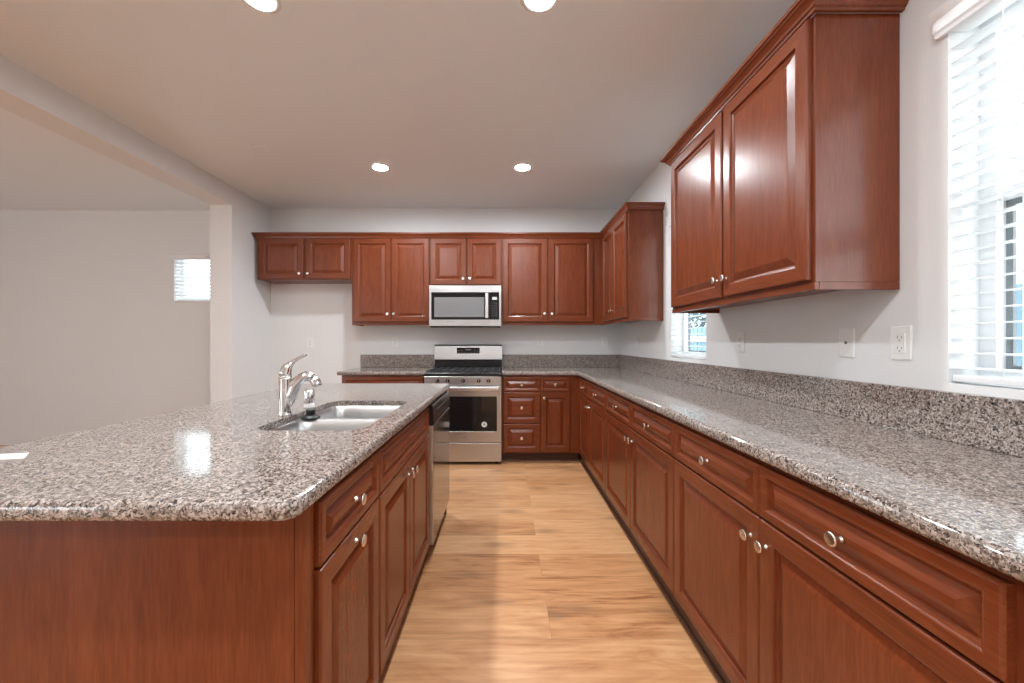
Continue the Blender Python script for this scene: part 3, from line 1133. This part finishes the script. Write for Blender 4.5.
# burners and grates
for (px, py, rr) in ((-.24, .17, .045), (-.24, .45, .038), (.24, .17, .045), (.24, .45, .038)):
    m = MB(); m.lathe([(rr, 0.9005), (rr, 0.906), (rr * .8, 0.909), (rr * .8, 0.912), (rr * .7, 0.914)], (px, py, 0), n=22)
    m.build('burner', M_IRON, t)
m = MB()
lp = lambda r_, z_: [(math.cos(a) * r_ * .9, .30 + math.sin(a) * r_ * 2.2, z_) for a in [2 * PI * k / 24 for k in range(24)]]
m.rings([lp(.042, .9005), lp(.042, .908), lp(.036, .913)], smooth=True)
m.build('burner', M_IRON, t)
for gx0, gx1 in ((-.365, -.128), (-.122, .122), (.128, .365)):
    m = MB()
    zt0, zt1 = 0.912, 0.922
    for xx in (gx0, gx1 - .010):
        m.box(xx, xx + .010, .05, .575, zt0, zt1)
    for yy in (.05, .17, .31, .44, .565):
        m.box(gx0 + .010, gx1 - .010, yy, yy + .010, zt0, zt1)
    for xx in ((gx0 * 2 + gx1) / 3, (gx0 + gx1 * 2) / 3):
        m.box(xx - .004, xx + .004, .06, .565, zt0 + .001, zt1)
    for xx in (gx0, gx1 - .010):
        for yy in (.05, .30, .565):
            m.box(xx, xx + .010, yy, yy + .010, .9005, zt0)
    m.build('grate', M_IRON, t)

# ------------------------------------------------------------------ microwave
MY = 4.14
mz0, mz1 = 1.372, 1.797
t = thing('microwave', 'stainless steel over-the-range microwave below the short wall cabinet', 'microwave', (RXC - .004, MY, mz0))
mw = 0.378
H = mz1 - mz0
ms = F_PX / MY


def mx_(px):
    return (px - 505) / ms - (RXC - .004)


def mzz(py):
    return CAM_Z + (341.5 - py) / ms - mz0


m = MB(); m.box(-mw, mw, 0.03, YB - MY - .004, 0, H)
m.build('body', M_STEEL, t)
m = MB(); m.box(-mw + .01, mw - .01, 0.01, 0.20, -0.014, -0.0005)
m.build('vent_grille', M_BLACK, t)
xs = mx_(489.2)
m = MB(); m.box(-mw, xs - .001, 0, 0.029, 0.0, H, bev=.002)
dr = m.build('door', M_STEEL, t)
m = MB(); m.box(mx_(431.3), xs - .0015, -0.002, 0.0, mzz(319.6), mzz(292.2), bev=.0008)
wn = m.build('window', M_GLASSB, dr)
m = MB(); m.box(mx_(434.3), mx_(484.3), -0.0032, -0.0021, mzz(317.0), mzz(297.2))
m.build('screen', M_GREYW, wn)
m = MB()
hx = mx_(487.3)
m.box(hx - .019, hx + .013, -0.045, -0.033, mzz(318.3), mzz(293.2), bev=.004, seg=3)
m.box(hx - .01, hx + .006, -0.034, -0.0021, mzz(317.0), mzz(314.8)); m.box(hx - .01, hx + .006, -0.034, -0.0021, mzz(296.5), mzz(294.3))
m.build('handle', M_BRIGHT, dr)
m = MB(); m.box(xs + .001, mw, 0, 0.029, 0.0, H, bev=.002)
cpn = m.build('control_panel', M_STEEL, t)
m = MB(); m.box(xs + .0015, mx_(499.2), -0.002, 0.0, mzz(319.6), mzz(292.2), bev=.0008)
kp = m.build('keypad', M_GLASSB, cpn)
m = MB(); m.box(mx_(492.2), mx_(496.9), -0.003, -0.0021, mzz(299.8), mzz(297.0))
m.build('display', M_DISPLAY, kp)
m = MB()
for i in range(3):
    for j in range(6):
        px = 492.6 + i * 1.9
        py = 303.2 + j * 2.5
        m.box(mx_(px) - .005, mx_(px) + .005, -0.0026, -0.0021, mzz(py) - .003, mzz(py) + .003)
m.build('keys', M_SCREEN, kp)

# ------------------------------------------------------------------ dishwasher
t = thing('dishwasher', 'stainless steel dishwasher with black control strip at the island end', 'dishwasher', (FXI, 2.128, 0), PI / 2)
Wd = 2.760 - 2.128
m = MB(); m.box(.004, Wd - .004, 0.012, 0.58, 0.10, 0.868)
m.build('tub', M_STEELV, t)
m = MB(); m.box(.004, Wd - .004, -0.034, 0.011, 0.112, 0.752, bev=.002)
m.box(.006, Wd - .006, -0.0375, -0.0342, 0.114, 0.750, 1, bev=.001)
m.build('door', [M_BRIGHT, M_DWSTEEL], t)
m = MB()
prof = [(0.011, .756), (-0.036, .756), (-0.042, .766), (-0.036, .858), (-0.030, .866), (0.011, .866)]
m.rings([[(.004, y, z) for y, z in prof], [(Wd - .004, y, z) for y, z in prof]])
pn = m.build('control_panel', M_BLACK, t)
for k in range(6):
    xx = .16 + k * .06
    MB().box(xx - .010, xx + .010, -0.0410, -0.037, .822, .829).build('button', M_SCREEN, pn)
m = MB(); m.box(.10, .50, -0.0435, -0.038, .778, .786, bev=.001)
m.build('handle_lip', M_BLACK, pn)
m = MB(); m.box(.006, Wd - .006, 0.055, 0.07, 0.0, 0.0995)
m.build('kick_plate', M_BLACK, t)


# ------------------------------------------------------------------ wall plates
def plate(label, loc, rotz, kind='outlet', group='white wall plates'):
    t = thing('wall_plate' if kind == 'jack' else ('light_switch' if kind == 'switch' else 'wall_outlet'), label,
              'switch' if kind == 'switch' else 'outlet', loc, rotz, group)
    MB().box(-.036, .036, -0.006, 0.0, -.058, .058, bev=.004, seg=1).build('plate', M_PLATE, t)
    if kind == 'outlet':
        rc = MB().box(-.0165, .0165, -0.009, -0.0058, -.0335, .0335, bev=.001).build('receptacle', M_PLATE, t)
        m = MB()
        for zc in (-.018, .018):
            m.box(-.0075, -.0055, -0.0096, -0.0088, zc - .003, zc + .006); m.box(.0055, .0075, -0.0096, -0.0088, zc - .003, zc + .005)
            m.lathe([(.0024, .0088), (.0024, .0096)], (0, 0, zc - .009), '-y', 10)
        m.build('slots', M_SLOT, rc)
    elif kind == 'switch':
        MB().box(-.0165, .0165, -0.010, -0.0058, -.0335, .0335, bev=.002).build('rocker', M_PLATE, t)
    else:
        m = MB(); m.lathe([(.0058, .0058), (.0058, .0075)], (0, 0, 0), '-y', 14)
        m.build('jack', M_SLOT, t)
    m = MB()
    for zc in (-.047, .047):
        m.lathe([(.003, .0058), (.0028, .0068)], (0, 0, zc), '-y', 10)
    m.build('screws', M_PLATE, t)
    return t


ZO = 1.205
plate('white outlet on the back wall in the empty fridge space', (-2.235, YB, ZO - .01), 0)
plate('white outlet on the back wall above the short worktop left of the range', (-1.26, YB, ZO), 0)
plate('white outlet on the back wall midway between range and corner', (0.403, YB, ZO + .005), 0)
plate('white outlet on the back wall closest to the right-hand corner', (1.144, YB, ZO + .005), 0)
plate('white outlet on the right wall under the corner wall cabinet', (XW, 4.01, ZO), -PI / 2)
plate('white outlet on the right wall just nearer than the narrow window', (XW, 2.234, ZO), -PI / 2)
plate('white plate with a single dark jack, under the near wall cabinet', (XW, 1.54, ZO), -PI / 2, 'jack')
plate('white outlet on the right wall nearest the large window', (XW, 1.328, ZO), -PI / 2)

# ------------------------------------------------------------------ ceiling fittings
LY = (1.757, 3.47)
LX = (-1.095, 0.156)
lamp_labels = {(0, 1): 'lit round recessed ceiling light, far row, on the left', (1, 1): 'lit round recessed ceiling light, far row, on the right',
               (0, 0): 'lit round recessed ceiling light, near row, cut by the top edge, on the left',
               (1, 0): 'lit round recessed ceiling light, near row, cut by the top edge, on the right'}


def lamp(x, y, label):
    t = thing('recessed_light', label, 'ceiling light', (x, y, CEIL), 0, 'recessed ceiling lights')
    m = MB()
    m.lathe([(0.0595, 0.0005), (0.0595, 0.004), (0.064, 0.008), (0.080, 0.007), (0.088, 0.003), (0.089, 0.0005)], axis='-z', n=40, cap0=False, cap1=False)
    m.build('trim_ring', M_WHITE, t)
    m = MB()
    m.lathe([(0.059, 0.0005), (0.059, 0.0045), (0.04, 0.0065), (0.002, 0.007)], axis='-z', n=40)
    m.build('lens', M_LAMP, t)


for i, x in enumerate(LX):
    for j, y in enumerate(LY):
        lamp(x, y, lamp_labels[(i, j)])
# unseen lights added behind the camera, on the same grid, to light facing fronts
for (x, nm) in ((LX[0], 'left'), (LX[1], 'right')):
    lamp(x, 0.11, 'added recessed fill light out of view, of the third row from the range, on the ' + nm)
    lamp(x, -1.57, 'added recessed fill light out of view, of the fourth row from the range, on the ' + nm)
m = MB()
m.lathe([(0.060, 0.0004), (0.060, 0.003), (0.056, 0.006), (0.052, 0.007), (0.004, 0.008)], axis='-z', n=36)
m.build('sprinkler_cover', M_CEIL, None, (-1.935, 3.13, CEIL), label='flat round sprinkler cover plate on the ceiling, left of the lights', category='ceiling fitting')

# ------------------------------------------------------------------ outside
b = MB(); b.box(XW + WT + .01, 14, -12, 14, -0.30, -0.14)
b.build('ground_outside', M_GROUND, kind='structure')
t = thing('neighbour_house', 'pale blue and white house seen through the large right-hand window', 'house', (7.5, 1.5, -0.14))
m = MB(); m.box(0, 0.3, -6.0, 6.5, 0, 2.19)
m.build('lower_wall', M_STUCCO, t)
m = MB(); m.box(0.05, 0.3, -6.0, 6.5, 2.19, 3.4)
m.build('upper_wall', M_STUCCO_W, t)
m = MB(); m.box(-0.4, 3.0, -6.4, 6.9, 3.4, 3.55)
m.build('eave', M_STUCCO_W, t)
t = thing('garden_fence', 'blue-grey board fence seen through the narrow window', 'fence', (3.6, 8.2, -0.14))
m = MB()
for k in range(30):
    m.box(0, 0.025, -3.6 + k * 0.155, -3.6 + k * 0.155 + 0.14, 0, 1.62)
m.build('boards', M_STUCCO, t)
m = MB()
for zz in (0.3, 1.35):
    m.box(-0.04, -0.001, -3.6, 1.05, zz, zz + 0.09)
m.build('rails', M_STUCCO_W, t)


def bush(loc, rad, n, label):
    t = thing('garden_tree', label, 'tree', loc)
    m = MB()
    m.tube([(0, 0, 0), (0.02, 0.03, 0.8), (0, 0, 1.9)], [0.07, 0.06, 0.03], n=8)
    m.build('trunk', M_BARK, t)
    m = MB()
    for i in range(n):
        a, zc = random.uniform(0, 2 * PI), random.uniform(-1, 1)
        rr = rad * random.random() ** 0.4
        c = Vector((rr * math.cos(a) * math.sqrt(1 - zc * zc), rr * math.sin(a) * math.sqrt(1 - zc * zc), 2.4 + rr * zc * 1.1))
        d = Vector((random.uniform(-1, 1), random.uniform(-1, 1), random.uniform(-.6, 1))).normalized()
        s = d.orthogonal().normalized()
        l_ = random.uniform(.10, .18)
        v = [m.bm.verts.new(p) for p in (c, c + d * l_ * .5 + s * l_ * .25, c + d * l_, c + d * l_ * .5 - s * l_ * .25)]
        m.face(v)
    m.build('foliage', M_LEAF, t, normals=False)


bush((4.7, 9.4, -0.14), 1.3, 4200, 'leafy green tree beyond the fence outside the narrow window')
